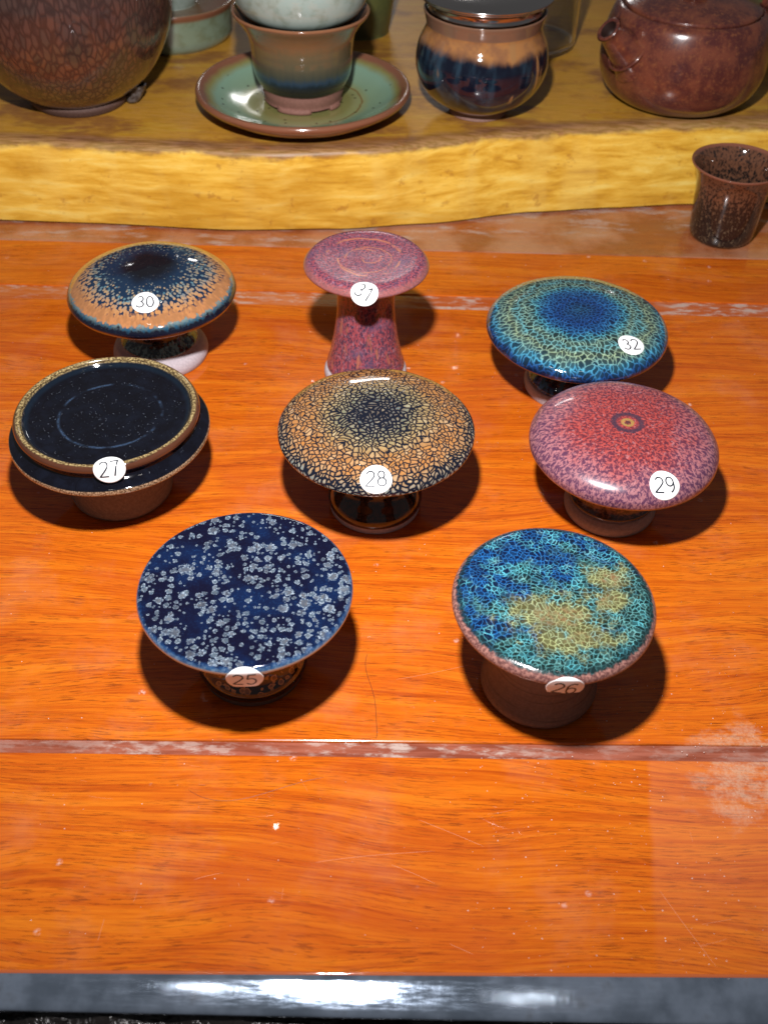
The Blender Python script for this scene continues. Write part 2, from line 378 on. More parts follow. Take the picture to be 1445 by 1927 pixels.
# ------------------------------------------------------------------ lathe mathematics
def cr(pts, n=8):
    """Catmull-Rom through (r,z); a repeated point makes a crisp corner"""
    out = []
    segs = [[pts[0]]]
    for p in pts[1:]:
        if p == segs[-1][-1]: segs.append([p])
        else: segs[-1].append(p)
    for sg in segs:
        if len(sg) == 1: continue
        P = [sg[0]] + sg + [sg[-1]]
        for i in range(1, len(P)-2):
            for k in range(n):
                t = k/n; a, b, c, d = P[i-1], P[i], P[i+1], P[i+2]
                out.append(tuple(.5*((2*b[j]) + (-a[j]+c[j])*t + (2*a[j]-5*b[j]+4*c[j]-d[j])*t*t + (-a[j]+3*b[j]-3*c[j]+d[j])*t**3) for j in (0, 1)))
        out.append(sg[-1])
    res = [out[0]]
    for p in out[1:]:
        if abs(p[0]-res[-1][0]) + abs(p[1]-res[-1][1]) > 1e-5: res.append((max(p[0], 0), p[1]))
    return res
def arc(prof):
    s = [0.0]
    for a, b in zip(prof, prof[1:]): s.append(s[-1] + math.hypot(a[0]-b[0], a[1]-b[1]))
    return s
def wob(phi, seed, amt): return 1 + amt*(math.sin(2*phi+seed) + .6*math.sin(3*phi+seed*2.3) + .3*math.sin(5*phi+seed*1.7))
def wav(x, y, sd): return .006*(math.sin(1.9*x+sd)+math.sin(1.6*y+2*sd)+.6*math.sin(2.9*x-2.1*y+sd))
def surf(prof, S, s, phi, off=0.0, seed=0.0, amt=.0025, smooth=0.0):
    """point on the lathe surface at arc length s and angle phi (cm)"""
    def at(q):
        q = min(max(q, 0), S[-1]-1e-6); lo = 0
        while lo < len(S)-2 and S[lo+1] < q: lo += 1
        t = (q-S[lo])/max(S[lo+1]-S[lo], 1e-9)
        return prof[lo][0]+(prof[lo+1][0]-prof[lo][0])*t, prof[lo][1]+(prof[lo+1][1]-prof[lo][1])*t
    if smooth:
        qs = [at(s+smooth*k) for k in (-1, -.5, 0, .5, 1)]; r = sum(q[0] for q in qs)/5; z = sum(q[1] for q in qs)/5
    else: r, z = at(s)
    e = max(smooth, .04); a, b = at(s-e), at(s+e); dr, dz = b[0]-a[0], b[1]-a[1]; L = math.hypot(dr, dz) or 1
    nr, nz = -dz/L, dr/L
    r += nr*off; z += nz*off; k = wob(phi, seed, amt); x, y = r*k*math.cos(phi), r*k*math.sin(phi)
    return (x, y, z+wav(x, y, seed))

PROF = {
 28: dict(cap=[(0,4.95),(1.2,4.93),(2.4,4.83),(3.2,4.68),(3.7,4.48),(3.93,4.28),(3.99,4.12),(3.93,4.0),(3.6,3.88),(2.8,3.6),(2.0,3.1),(1.62,2.6)],
          stem=[(1.62,2.6),(1.5,2.2),(1.5,1.8),(1.62,1.4),(1.85,1.0),(1.99,.7),(2.0,.48),(1.95,.32)], foot=[(1.95,.32),(1.9,.28),(1.9,.28),(1.93,.06),(1.9,0),(1.9,0),(0,0)]),
 30: dict(cap=[(0,5.02),(1.0,4.99),(2.0,4.88),(2.8,4.68),(3.4,4.40),(3.84,4.06),(4.03,3.75),(4.0,3.6),(3.88,3.45),(3.6,3.35),(2.8,3.15),(2.0,2.75),(1.65,2.4)],
          stem=[(1.65,2.4),(1.53,2.0),(1.52,1.7),(1.62,1.4),(1.8,1.15),(1.9,1.0),(1.87,.9)], foot=[(1.87,.9),(1.95,.84),(2.15,.74),(2.3,.55),(2.36,.3),(2.3,.06),(2.25,0),(2.25,0),(0,0)]),
 32: dict(cap=[(0,4.35),(1.2,4.33),(2.4,4.24),(3.3,4.08),(3.9,3.86),(4.18,3.62),(4.26,3.42),(4.2,3.25),(3.9,3.1),(3.0,2.85),(2.2,2.5),(1.8,2.15)],
          stem=[(1.8,2.15),(1.62,1.8),(1.62,1.5),(1.75,1.15),(1.92,.85),(1.98,.7),(1.95,.6)], foot=[(1.95,.6),(2.05,.56),(2.12,.4),(2.12,.2),(2.08,.03),(2.04,0),(2.04,0),(0,0)]),
 29: dict(cap=[(0,4.72),(1.2,4.70),(2.2,4.60),(3.0,4.42),(3.5,4.18),(3.78,3.85),(3.83,3.6),(3.78,3.4),(3.6,3.25),(3.0,3.05),(2.2,2.7),(1.85,2.4)],
          stem=[(1.85,2.4),(1.7,2.0),(1.66,1.6),(1.72,1.2),(1.84,.98),(1.84,.9)], foot=[(1.84,.9),(1.72,.82),(1.70,.74),(1.8,.68),(1.92,.5),(1.95,.3),(1.9,.08),(1.84,0),(1.84,0),(0,0)]),
 27: dict(cap=[(0,4.14),(1.5,4.13),(2.7,4.14),(3.2,4.17),(3.38,4.30),(3.48,4.43),(3.6,4.44),(3.72,4.34),(3.74,4.18),(3.62,3.98),(3.58,3.84),(3.7,3.72),(3.9,3.6),(4.04,3.52),(4.08,3.42),(4.05,3.28),(3.8,3.16),(2.9,3.1),(2.3,2.8)],
          stem=[(2.3,2.8),(2.08,2.5),(2.06,2.0),(2.08,1.2),(2.14,.6),(2.18,.35),(2.12,.1),(2.0,0),(2.0,0),(0,0)], foot=None),
 25: dict(cap=[(0,4.38),(1.5,4.38),(2.8,4.40),(3.3,4.42),(3.52,4.41),(3.64,4.34),(3.69,4.2),(3.66,4.08),(3.55,4.0),(3.0,3.8),(2.3,3.3),(1.85,2.7)],
          stem=[(1.85,2.7),(1.72,2.2),(1.7,1.6),(1.8,1.15),(1.97,.8),(2.02,.6),(2.0,.42),(1.94,.3)], foot=[(1.94,.3),(1.88,.26),(1.88,.26),(1.88,.02),(1.84,0),(1.84,0),(0,0)]),
 26: dict(cap=[(0,4.86),(1.5,4.86),(2.6,4.87),(3.0,4.86),(3.22,4.8),(3.38,4.68),(3.44,4.52),(3.4,4.38),(3.25,4.28),(2.8,4.1),(2.3,3.75),(1.95,3.3)],
          stem=[(1.95,3.3),(1.8,2.7),(1.74,2.1),(1.76,1.5),(1.9,.95),(2.08,.5),(2.12,.3),(2.05,.1),(1.9,0),(1.9,0),(0,0)], foot=None),
 31: dict(cap=[(0,6.43),(1.0,6.42),(1.9,6.46),(2.4,6.48),(2.7,6.40),(2.87,6.22),(2.86,6.10),(2.75,6.02),(2.3,5.86),(1.75,5.6),(1.45,5.1)],
          stem=[(1.45,5.1),(1.37,4.5),(1.38,3.8),(1.46,3.0),(1.58,2.2),(1.76,1.3),(1.88,.9),(1.9,.7),(1.86,.55)], foot=[(1.86,.55),(1.96,.5),(2.03,.35),(2.03,.12),(1.98,0),(1.98,0),(0,0)]),
}
POS = {28: (-.4, 33.15), 30: (-11.46, 43.9), 32: (8.85, 42.0), 27: (-11.39, 33.66), 29: (9.71, 33.26), 25: (-4.68, 24.2), 26: (5.79, 23.69), 31: (-1.1, 42.6)}
CARD = {27: [(2.6,4.42),(3.1,4.47),(3.5,4.49),(3.68,4.42),(3.78,4.22),(3.84,3.9),(3.86,3.7)],
        31: [(1.8,6.5),(2.25,6.53),(2.5,6.52),(2.72,6.40),(2.90,6.15),(3.07,5.86),(3.22,5.56)],
        25: [(3.0,4.44),(3.4,4.46),(3.66,4.42),(3.66,4.42),(3.74,4.32),(3.69,3.95),(3.60,3.45),(3.60,3.45),(3.3,3.3)],
        26: [(2.9,4.88),(3.25,4.87),(3.46,4.74),(3.46,4.74),(3.42,4.4),(3.33,3.92),(3.33,3.92),(3.0,3.72),(2.8,3.6)]}
STK = {}   # number: (arc length of the sticker's centre, angle, turn of the writing, edge smoothing)
STK.update({28: (3.56, -1.552, .04, .1), 30: (2.72, -1.462, .0, .1), 32: (3.14, -.842, -.5, .1), 27: (1.18, -1.342, .0, .06), 29: (3.42, -1.262, -.17, .1), 25: (1.18, -1.47, -.05, .03), 26: (1.10, -1.55, -.10, .03), 31: (.98, -1.572, -.55, .06)})

# ------------------------------------------------------------------ object helpers
def mesh_obj(name, verts, faces, mat, parent=None, smooth=True, flat=None, sharp=None):
    me = bpy.data.meshes.new(name); me.from_pydata([tuple(c*CM for c in v) for v in verts], [], faces)
    me.materials.append(mat)
    if smooth: me.polygons.foreach_set('use_smooth', [True]*len(me.polygons))
    if flat:
        at = me.attributes.new('flat', 'FLOAT_VECTOR', 'POINT'); at.data.foreach_set('vector', [c for v in flat for c in v])
    me.validate(); me.update()
    if sharp:
        try: me.set_sharp_from_angle(angle=math.radians(sharp))
        except Exception: pass
    o = bpy.data.objects.new(name, me); C.collection.objects.link(o)
    if parent: o.parent = parent
    return o
def root(name, label, cat, loc=(0, 0, 0), group=None, kind=None, rot=0):
    o = bpy.data.objects.new(name, None); C.collection.objects.link(o); o.empty_display_size = .01
    o.location = [c*CM for c in loc]; o.rotation_euler[2] = rot
    if kind: o['kind'] = kind
    o['label'] = label
    if cat: o['category'] = cat
    if group: o['group'] = group
    return o
def lathe(name, pts, mat, parent, seed=0.0, amt=.0025, N=128, s0=0.0, n=8, at=(0, 0, 0), sharp=None, extra=None):
    prof = cr(pts, n); S = arc(prof); V = []; F = []; FL = []
    idx = []
    for (r, z), s in zip(prof, S):
        s += s0
        if r < 1e-4:
            idx.append([len(V)]*N); V.append((at[0], at[1], at[2]+z+(wav(0, 0, seed) if seed and z > .05 else 0))); FL.append((s if s < .01 else s, 0, 0) if s > .01 else (0, 0, 0))
        else:
            row = []
            for k in range(N):
                ph = 2*PI*k/N; q = wob(ph, seed, amt)
                dz = extra(ph, r, z) if extra else 0
                row.append(len(V)); V.append((at[0]+r*q*math.cos(ph), at[1]+r*q*math.sin(ph), at[2]+z+dz+(wav(r*q*math.cos(ph), r*q*math.sin(ph), seed) if seed and z > .05 else 0))); FL.append((s*math.cos(ph), s*math.sin(ph), 0))
            idx.append(row)
    for a, b in zip(idx, idx[1:]):
        for k in range(N):
            k2 = (k+1) % N; q = []
            for i in (a[k], b[k], b[k2], a[k2]):
                if i not in q: q.append(i)
            if len(q) > 2: F.append(q)
    return mesh_obj(name, V, F, mat, parent, flat=FL, sharp=sharp)

DIG = {}
def _arcp(cx, cy, rx, ry, a0, a1, n=16): return [(cx+rx*math.cos(math.radians(a0+(a1-a0)*i/n)), cy+ry*math.sin(math.radians(a0+(a1-a0)*i/n))) for i in range(n+1)]
DIG['0'] = [_arcp(.5, .75, .38, .75, 90, 450, 32)]
DIG['1'] = [[(.22, 1.18), (.55, 1.5), (.55, 0)]]
DIG['2'] = [_arcp(.5, 1.1, .38, .4, 165, -30, 20) + [(.62, .62), (.1, 0), (.92, 0)]]
DIG['3'] = [_arcp(.46, 1.13, .34, .37, 150, -80, 16) + _arcp(.46, .38, .4, .38, 80, -150, 20)]
DIG['5'] = [[(.85, 1.5), (.25, 1.5), (.17, .82)] + _arcp(.47, .46, .4, .46, 120, -145, 20)]
DIG['6'] = [[(.82, 1.38)] + _arcp(.58, .95, .45, .55, 75, 180, 12) + _arcp(.5, .45, .37, .45, 180, 540, 26)]
DIG['7'] = [[(.08, 1.5), (.9, 1.5), (.6, .85), (.38, 0)]]
DIG['8'] = [_arcp(.5, 1.13, .31, .37, -90, 270, 26), _arcp(.5, .39, .39, .385, 90, 450, 26)]
DIG['9'] = [_arcp(.5, 1.05, .37, .45, 0, 360, 26) + _arcp(.42, .6, .45, .6, 0, -75, 12)]

def resample(pl, step):
    out = [pl[0]]
    for a, b in zip(pl, pl[1:]):
        L = math.hypot(b[0]-a[0], b[1]-a[1]); n = max(1, int(L/step))
        for i in range(1, n+1): out.append((a[0]+(b[0]-a[0])*i/n, a[1]+(b[1]-a[1])*i/n))
    return out
def sticker(num, parent, prof, S, seed, m_paper, m_ink):
    s0, ph0, turn, sm = STK[num]; R = .61
    r0 = math.hypot(*surf(prof, S, s0, ph0)[:2])
    ct, st_ = math.cos(turn), math.sin(turn)
    def put(x, y, off, rot=True):            # x to the right, y up (towards the cap's centre)
        if rot: x, y = x*ct-y*st_, x*st_+y*ct
        return surf(prof, S, s0-y, ph0+x/r0, off, seed, smooth=sm)
    rings, N = 14, 48; V = [put(0, 0, .014)]; F = []
    for i in range(1, rings+1):
        for k in range(N):
            a = 2*PI*k/N; V.append(put(R*i/rings*math.cos(a), R*i/rings*math.sin(a), .014))
    for k in range(N): F.append((0, 1+k, 1+(k+1) % N))
    for i in range(rings-1):
        for k in range(N):
            a, b = 1+i*N+k, 1+i*N+(k+1) % N; F.append((a, a+N, b+N, b))
    base = 1+(rings-1)*N
    for k in range(N):                        # paper edge turned down to the glaze
        a = 2*PI*k/N; V.append(put(R*1.004*math.cos(a), R*1.004*math.sin(a), .001))
    for k in range(N): F.append((base+k, base+N+k, base+N+(k+1) % N, base+(k+1) % N))
    so = mesh_obj('sticker', V, F, m_paper, parent)
    so['label'] = 'round white paper sticker printed with the number %d' % num
    V = []; F = []; h = .41; wdt = .062
    for ci, ch in enumerate(str(num)):
        for pl in DIG[ch]:
            p = resample([((q[0]-.5)*.40 + (ci-.5)*.43, (q[1]-.75)*h) for q in pl], .02)
            for i, q in enumerate(p):
                a = p[max(i-1, 0)]; b = p[min(i+1, len(p)-1)]; dx, dy = b[0]-a[0], b[1]-a[1]; L = math.hypot(dx, dy) or 1
                nx, ny = -dy/L*wdt/2, dx/L*wdt/2
                V.append(put(q[0]+nx, q[1]+ny, .018)); V.append(put(q[0]-nx, q[1]-ny, .018))
                if i: j = len(V); F.append((j-4, j-3, j-1, j-2))
    mesh_obj('number', V, F, m_ink, so, smooth=False)
# ==END-PURE==

# ------------------------------------------------------------------ rests
M_ = Mat('sticker_paper'); n_ = M_.noise(M_.obj(), 1.5)
paper = M_.fin((.86, .86, .85), .22, M_.bump(n_, .1, .0001), Coat_Weight=.2)
M_ = Mat('sticker_ink'); ink = M_.fin((.015, .02, .028), .5)
clay_pale = clay('pale_lilac_biscuit_clay', (.36, .31, .33), (.46, .40, .42))
clay_grey = clay('grey_brown_foot_clay', (.24, .19, .18), (.31, .25, .235), rings=.25)
clay_tan = clay('rough_brown_clay', (.15, .105, .08), (.21, .15, .115), rings=.25)
clay_dark = clay('dark_turned_clay', (.11, .062, .048), (.16, .095, .072), rings=.8, rough=.55)
SPEC = {
 25: (g25(), g25stem(), clay_dark, 'navy cap scattered with silver grey flower spots, sticker 25 folded over its rim'),
 26: (g26(), clay_dark, None, 'turquoise and olive netted cap on a dark turned clay stem, numbered 26'),
 27: (g27(), clay_tan, None, 'black cap with raised gold brown rim over a wider flange, numbered 27'),
 28: (g28(), g28stem(), clay_pale, 'orange cap of small dark edged cells with a teal black centre, numbered 28'),
 29: (g29(), g29stem(), clay_grey, 'red speckled domed cap with a dark ring at its centre, numbered 29'),
 30: (g30(), g30stem(), clay_pale, 'black centred domed cap with orange brown streaked band, numbered 30'),
 31: (g31(), g31('maroon_stem_glaze', True), clay_pale, 'tall maroon purple rest with small flat cap, numbered 31'),
 32: (g32(), g32stem(), clay_pale, 'wide blue and green netted cap on a dark blue stem, numbered 32'),
}
for num, (mc, ms, mf, lab) in SPEC.items():
    x, y = POS[num]; sd = num*1.37
    r = root('lid_rest', lab, 'lid rest', (x, y, 0), 'numbered ceramic lid rests on the table')
    P = PROF[num]
    lathe('cap', P['cap'], mc, r, sd)
    lathe('stem', P['stem'], ms, r, sd)
    if P['foot']: lathe('foot', P['foot'], mf, r, sd)
    pr = cr(P['cap']); ps_ = cr(CARD[num]) if num in CARD else pr; sticker(num, r, ps_, arc(ps_), sd, paper, ink)
    if num == 27:
        rnd = random.Random(3); V = []; F = []; S = arc(pr)
        for i in range(420):
            s = math.sqrt(rnd.random())*3.1 if rnd.random() < .85 else 3.95+rnd.random()*.9; ph = rnd.random()*2*PI
            L = rnd.choice((.01, .015, .03, .08)); n = 5; cv = rnd.uniform(-9, 9); a = rnd.random()*6.28; w_ = .0025
            x0, y0 = s*math.cos(ph), s*math.sin(ph)
            for k in range(n):
                q = math.hypot(x0, y0); pp = math.atan2(y0, x0)
                p1 = surf(pr, S, q, pp, .006, sd)
                nx, ny = -math.sin(a)*w_, math.cos(a)*w_
                V.append((p1[0]+nx, p1[1]+ny, p1[2])); V.append((p1[0]-nx, p1[1]-ny, p1[2]))
                if k: j = len(V); F.append((j-4, j-3, j-1, j-2))
                a += cv*L/n*4; x0 += math.cos(a)*L/n; y0 += math.sin(a)*L/n
        M_ = Mat('lint'); lo = mesh_obj('lint', V, F, M_.fin((.32, .37, .45), .8), r); lo['kind'] = 'stuff'

# ------------------------------------------------------------------ table
def table_wood(dull=0.0, seed=0.0):
    M = Mat('varnished_rosewood'); o = M.seed(M.obj(), seed*7, 0, seed); x, y, z = M.xyz(M.obj())
    big = M.noise(M.vm('MULTIPLY', o, (.045, .12, .2)), 1, 2)
    yy = M.add(M.xyz(o)[1], M.mul(M.sub(big, .5), 4.5))
    ox = M.xyz(o)[0]
    g1 = M.noise(M.cx(M.mul(ox, .10), M.mul(yy, 2.2), seed), 1, 5, .62)
    g2 = M.noise(M.cx(M.mul(ox, .30), M.mul(yy, 10.0), seed+3), 1, 4, .65)
    col = M.ramp(g1, [(.28, (.34, .052, .004)), (.42, (.45, .082, .005)), (.55, (.52, .112, .006)), (.68, (.58, .150, .009)), (.8, (.42, .078, .005))])
    col = M.mix(M.ss(g2, .42, .72, 0, .5), col, (.66, .18, .010))
    col = M.mix(M.ss(g2, .48, .28, 0, .6), col, (.26, .036, .005))
    p1 = M.noise(M.cx(M.mul(ox, 1.3), M.mul(yy, 21), seed+8), 1, 3, .6)
    p2 = M.noise(M.cx(M.mul(ox, .25), M.mul(yy, 2.0), seed+1), 1, 2)
    pore = M.mul(M.ss(p1, .53, .61), M.ss(p2, .35, .6, .2, 1))
    col = M.mix(M.mul(pore, .55), col, (.085, .014, .004))
    # reddish cloudy areas, dust haze and dried water stains
    rd = M.ss(M.noise(M.vm('MULTIPLY', o, (.12, .2, .2)), 1, 3), .52, .68)
    col = M.mix(M.mul(rd, .4), col, (.40, .06, .010))
    hz = M.mul(M.ss(M.noise(o, .30, 5, .65), .48, .75), .11)
    col = M.mix(hz, col, (.62, .33, .22))
    # film area on the right of the front rail
    edge = M.add(x, M.mul(M.sub(y, 20.3), -.13))
    film = M.mul(M.ss(M.add(edge, M.mul(M.noise(o, 1.2), .3)), 9.35, 9.6), M.ss(y, 20.9, 20.7))
    fade = M.ss(y, 13.5, 17.5, .25, 1)
    col = M.mix(M.mul(M.mul(film, fade), .14), col, (.60, .25, .16))
    st = M.noise(M.vm('MULTIPLY', o, (.9, 1.2, 1)), 1, 6, .68)
    reg = M.mul(M.mul(M.ss(edge, 9.6, 12.2), M.ss(y, 16.6, 19.6)), M.ss(y, 23.2, 21.2))
    stain = M.mul(M.ss(M.add(st, M.mul(reg, .18)), .56, .74), reg)
    stain = M.mul(stain, M.ss(M.noise(o, 9, 3, .7), .35, .6, .5, 1))
    col = M.mix(M.mul(stain, .42), col, (.56, .46, .34))
    # small flecks
    vo = M.vor(M.seed(o, 5), .55, outp='ALL'); fk = M.mul(M.ss(vo[0], .09, .02), M.ss(M.noise(o, 8), .4, .6))
    col = M.mix(M.mul(fk, .5), col, (.75, .6, .55))
    if dull:
        dn = M.noise(M.vm('MULTIPLY', o, (.10, .35, .2)), 1, 5, .6)
        col = M.mix(M.ss(dn, .3, .7, dull*.65, dull), col, M.mix(M.ss(M.noise(o, .25, 4), .4, .6), (.19, .075, .035), (.34, .20, .13)))
    if dull:
        ds = M.noise(M.vm('MULTIPLY', o, (.35, 1.3, 1)), 1, 6, .7)
        col = M.mix(M.mul(M.ss(ds, .50, .64), M.ss(M.add(y, M.mul(x, -.12)), 55.2, 56.4, 0, .6)), col, (.42, .36, .34))
    rough = M.ss(M.noise(o, .8, 4), .35, .75, .14, .22)
    if dull: rough = M.add(rough, .12)
    h = M.add(M.mul(pore, -.5), M.mul(M.noise(M.vm('MULTIPLY', o, (.3, .6, 1)), 1, 2), 1.5))
    return M.fin(col, rough, M.bump(h, .08, .0001), Specular_IOR_Level=.22 if not dull else .35, Coat_Weight=.45, Coat_Roughness=.02)

def board(name, x0, x1, yl0, yl1, yr0, yr1, zt, th, mat, parent, bev=.06, nx=24):
    """plank with rounded long edges; y limits may differ at its two ends"""
    V = []; F = []
    for i in range(nx+1):
        t = i/nx; x = x0+(x1-x0)*t; a = yl0+(yr0-yl0)*t; b = yl1+(yr1-yl1)*t
        ring = [(a, zt-th), (a, zt-bev), (a+bev*.3, zt-bev*.3), (a+bev, zt), (b-bev, zt), (b-bev*.3, zt-bev*.3), (b, zt-bev), (b, zt-th)]
        for q in ring: V.append((x, q[0], q[1]))
        if i:
            o = (i-1)*8
            for k in range(8):
                k2 = (k+1) % 8; F.append((o+k, o+8+k, o+8+k2, o+k2))
    F.append(tuple(range(7, -1, -1))); F.append(tuple(range(nx*8, nx*8+8)))
    return mesh_obj(name, V, F, mat, parent, smooth=False)
table = root('table', 'glossy orange brown wooden table top with two dusty grooves', None, kind='structure')
W = 60
def yl(y13, sl): return y13
k1 = .0195
board('front_rail', -W, W, 12.95-W*k1, 20.38-W*.0155, 12.95+W*k1, 20.38+W*.0155, 0, 2.5, table_wood(0, 2.0), table)
board('middle_board', -W, W, 20.98-W*.0198, 48.70, 20.98+W*.0198, 48.70, 0, 2.5, table_wood(0, 0), table)
board('narrow_board', -W, W, 50.05, 54.85, 50.05, 54.85, 0, 2.5, table_wood(0, 4.0), table)
board('rear_rail', -W, W, 54.93, 130, 54.93, 130, -.02, 2.5, table_wood(.8, 5.0), table)
def groove_mat(a, b, name):
    M = Mat(name); o = M.obj(); n = M.noise(M.vm('MULTIPLY', o, (.8, 2.2, 1)), 1, 5, .65); n2 = M.noise(M.vm('MULTIPLY', o, (.13, .3, 1)), 1, 3)
    col = M.mix(M.ss(M.noise(M.vm('MULTIPLY', o, (.3, 5, 1)), 1, 4), .35, .65), a, b)
    dirt = M.mul(M.ss(n, .46, .64), M.ss(n2, .42, .55, .3, 1))
    col = M.mix(M.mul(dirt, .8), col, (.46, .38, .33))
    return M.fin(col, M.ss(dirt, 0, 1, .12, .5), M.bump(n, .3, .0003), Coat_Weight=.3)
gm = groove_mat((.20, .05, .026), (.32, .10, .06), 'dusty_groove_wood'); gm2 = groove_mat((.40, .075, .012), (.44, .12, .04), 'dusty_rear_groove_wood')
board('groove', -W, W, 20.36-W*.0155, 21.0-W*.0198, 20.36+W*.0155, 21.0+W*.0198, -.10, 1.5, gm, table, .01)
board('groove', -W, W, 48.68, 50.07, 48.68, 50.07, -.07, 1.5, gm2, table, .01)

M_ = Mat('scratched_steel'); o_ = M_.obj()
n1_ = M_.noise(M_.vm('MULTIPLY', o_, (1.4, 9, 9)), 1, 5, .7); n2_ = M_.noise(o_, .6, 4); n3_ = M_.noise(M_.vm('MULTIPLY', o_, (7, 1.5, 3)), 1, 3)
c_ = M_.mix(M_.ss(n2_, .35, .65), (.20, .25, .32), (.38, .46, .58)); c_ = M_.mix(M_.ss(n2_, .58, .7, 0, .5), c_, (.12, .11, .09))
steel = M_.fin(c_, M_.ss(n1_, .3, .7, .06, .15), M_.bump(M_.add(n1_, n3_), .10, .00015), Metallic=.78)
V = []; F = []
pr_ = [(12.93, -.28), (12.93, -.03), (12.90, .0), (12.75, -.016), (12.6, -.038), (12.4, -.073), (12.2, -.112), (12.0, -.155), (11.87, -.19), (11.80, -.24), (11.79, -.33), (11.84, -.37), (12.2, -.37)]
nx = 40
for i in range(nx+1):
    x = -W+2*W*i/nx
    for k, (yy_, zz_) in enumerate(pr_): V.append((x, yy_+x*(k1-(k1-.005)*min(1, max(0, (12.9-yy_)/1.1))), zz_))
    if i:
        a = (i-1)*len(pr_)
        for k in range(len(pr_)-1): F.append((a+k, a+k+1, a+len(pr_)+k+1, a+len(pr_)+k))
mesh_obj('steel_edging', V, F, steel, table)['label'] = 'scratched steel strip along the front edge'
# clear varnish bead between rail and steel
M_ = Mat('clear_varnish_bead'); bead = M_.fin((.42, .10, .03), .06, M_.bump(M_.noise(M_.obj(), 2.5, 3), .25, .0002), Coat_Weight=1.0)
V = []; F = []; nb = 160
for i in range(nb+1):
    x = -30+60*i/nb
    for k in range(9):
        a = PI*k/8; V.append((x, 12.955+x*k1-.065*math.cos(a), -.035+.055*math.sin(a)))
    if i:
        for k in range(8): q = (i-1)*9+k; F.append((q, q+9, q+10, q+1))
mesh_obj('varnish_bead', V, F, bead, table)

# crumpled dark plastic in front of the steel
M_ = Mat('dark_plastic_sheet'); plast = M_.fin((.012, .010, .009), .18, M_.bump(M_.noise(M_.obj(), 1.2, 4, dist=1.5), .9, .003))
from mathutils import noise as mn
V = []; F = []; nx, ny = 90, 24
for j in range(ny+1):
    for i in range(nx+1):
        x = -26+52*i/nx; y = 11.62+.015*x-j*.35; v = Vector((x*.6, y*.9, 2))
        V.append((x, y+.2 if j else 12.1, -.75-j*.14+.55*(mn.noise(v)+.5*abs(mn.noise(v*2.3)))))
for j in range(ny):
    for i in range(nx): a = j*(nx+1)+i; F.append((a, a+1, a+nx+2, a+nx+1))
pl = mesh_obj('plastic_sheet', V, F, plast); pl['label'] = 'crumpled dark plastic sheet in front of the steel table edge'; pl['category'] = 'plastic sheet'

# ------------------------------------------------------------------ slab tray
def slab_mat():
    M = Mat('yellow_slab_wood'); o = M.obj(); x, y, z = M.xyz(o)
    wv = M.add(y, M.mul(M.sub(M.noise(M.vm('MULTIPLY', o, (.06, .1, .3)), 1, 3), .5), 6))
    g = M.noise(M.cx(M.mul(x, .22), M.mul(wv, 1.2), M.mul(z, 1.6)), 1, 5, .62)
    fig = M.noise(M.cx(M.add(x, M.mul(z, .1)), M.mul(y, .2), M.mul(z, .25)), .45, 4)
    col = M.ramp(g, [(.25, (.42, .19, .018)), (.42, (.66, .36, .035)), (.55, (.80, .50, .075)), (.72, (.86, .64, .16))])
    col = M.mix(M.ss(fig, .5, .68, 0, .3), col, (.80, .56, .14))
    col = M.mix(M.ss(M.noise(M.vm('MULTIPLY', o, (.6, 1, 1.6)), .22, 4, .55), .48, .70, 0, .55), col, (.50, .25, .02))
    fib = M.noise(M.cx(M.mul(x, .8), M.mul(y, 9), M.mul(z, 9)), 1, 3)
    col = M.mix(M.ss(fib, .55, .72, 0, .22), col, (.36, .17, .02))
    top = M.ss(z, 5.02, 5.2)
    # worn top: olive brown stain patches
    tn = M.noise(M.vm('MULTIPLY', o, (.14, .22, 1)), 1, 6, .68)
    tcol = M.mix(M.ss(tn, .42, .60), (.66, .33, .016), (.27, .11, .02))
    tcol = M.mix(M.ss(g, .5, .7, 0, .5), tcol, (.74, .46, .03))
    col = M.mix(top, col, tcol)
    # bark brown line along the arris
    ln = M.add(z, M.mul(M.sub(M.noise(M.vm('MULTIPLY', o, (.45, .2, .8)), 1, 5, .6), .5), 1.1))
    bark = M.mul(M.ss(ln, 4.6, 4.95), M.ss(M.add(z, M.mul(M.sub(tn, .5), .04)), 5.215, 5.18))
    col = M.mix(M.mul(bark, .8), col, M.mix(M.ss(fib, .4, .6), (.11, .045, .022), (.24, .12, .07)))
    sp = M.mul(M.ss(M.noise(o, 1.1, 4, .7), .60, .68), .4)
    col = M.mix(sp, col, (.30, .10, .02))
    return M.fin(col, .42, M.bump(M.add(g, fib), .3, .0003), Specular_IOR_Level=.35)
botc = [(-60, 57.6), (-40, 57.2), (-23.4, 56.88), (-17, 56.77), (-9.7, 56.38), (-3.05, 56.86), (2.04, 57.77), (8.6, 59.59), (13.6, 60.41), (18.4, 61.15), (23.7, 61.65), (40, 62), (60, 62)]
topc = [(-60, 57.6), (-40, 57.2), (-22.1, 56.74), (-17.6, 56.6), (-13.1, 56.39), (-7.1, 56.07), (-1.2, 56.76), (3.32, 58.28), (6.44, 59.33), (11.2, 60.35), (17, 61.3), (22.35, 61.94), (40, 62.3), (60, 62)]
def interp(c, x):
    c = c
    for a, b in zip(c, c[1:]):
        if x <= b[0]:
            t = (x-a[0])/(b[0]-a[0]); t = t*t*(3-2*t)*.5+t*.5; return a[1]+(b[1]-a[1])*t
    return c[-1][1]
V = []; F = []; n = 160; TZ = 5.2
rows = 12
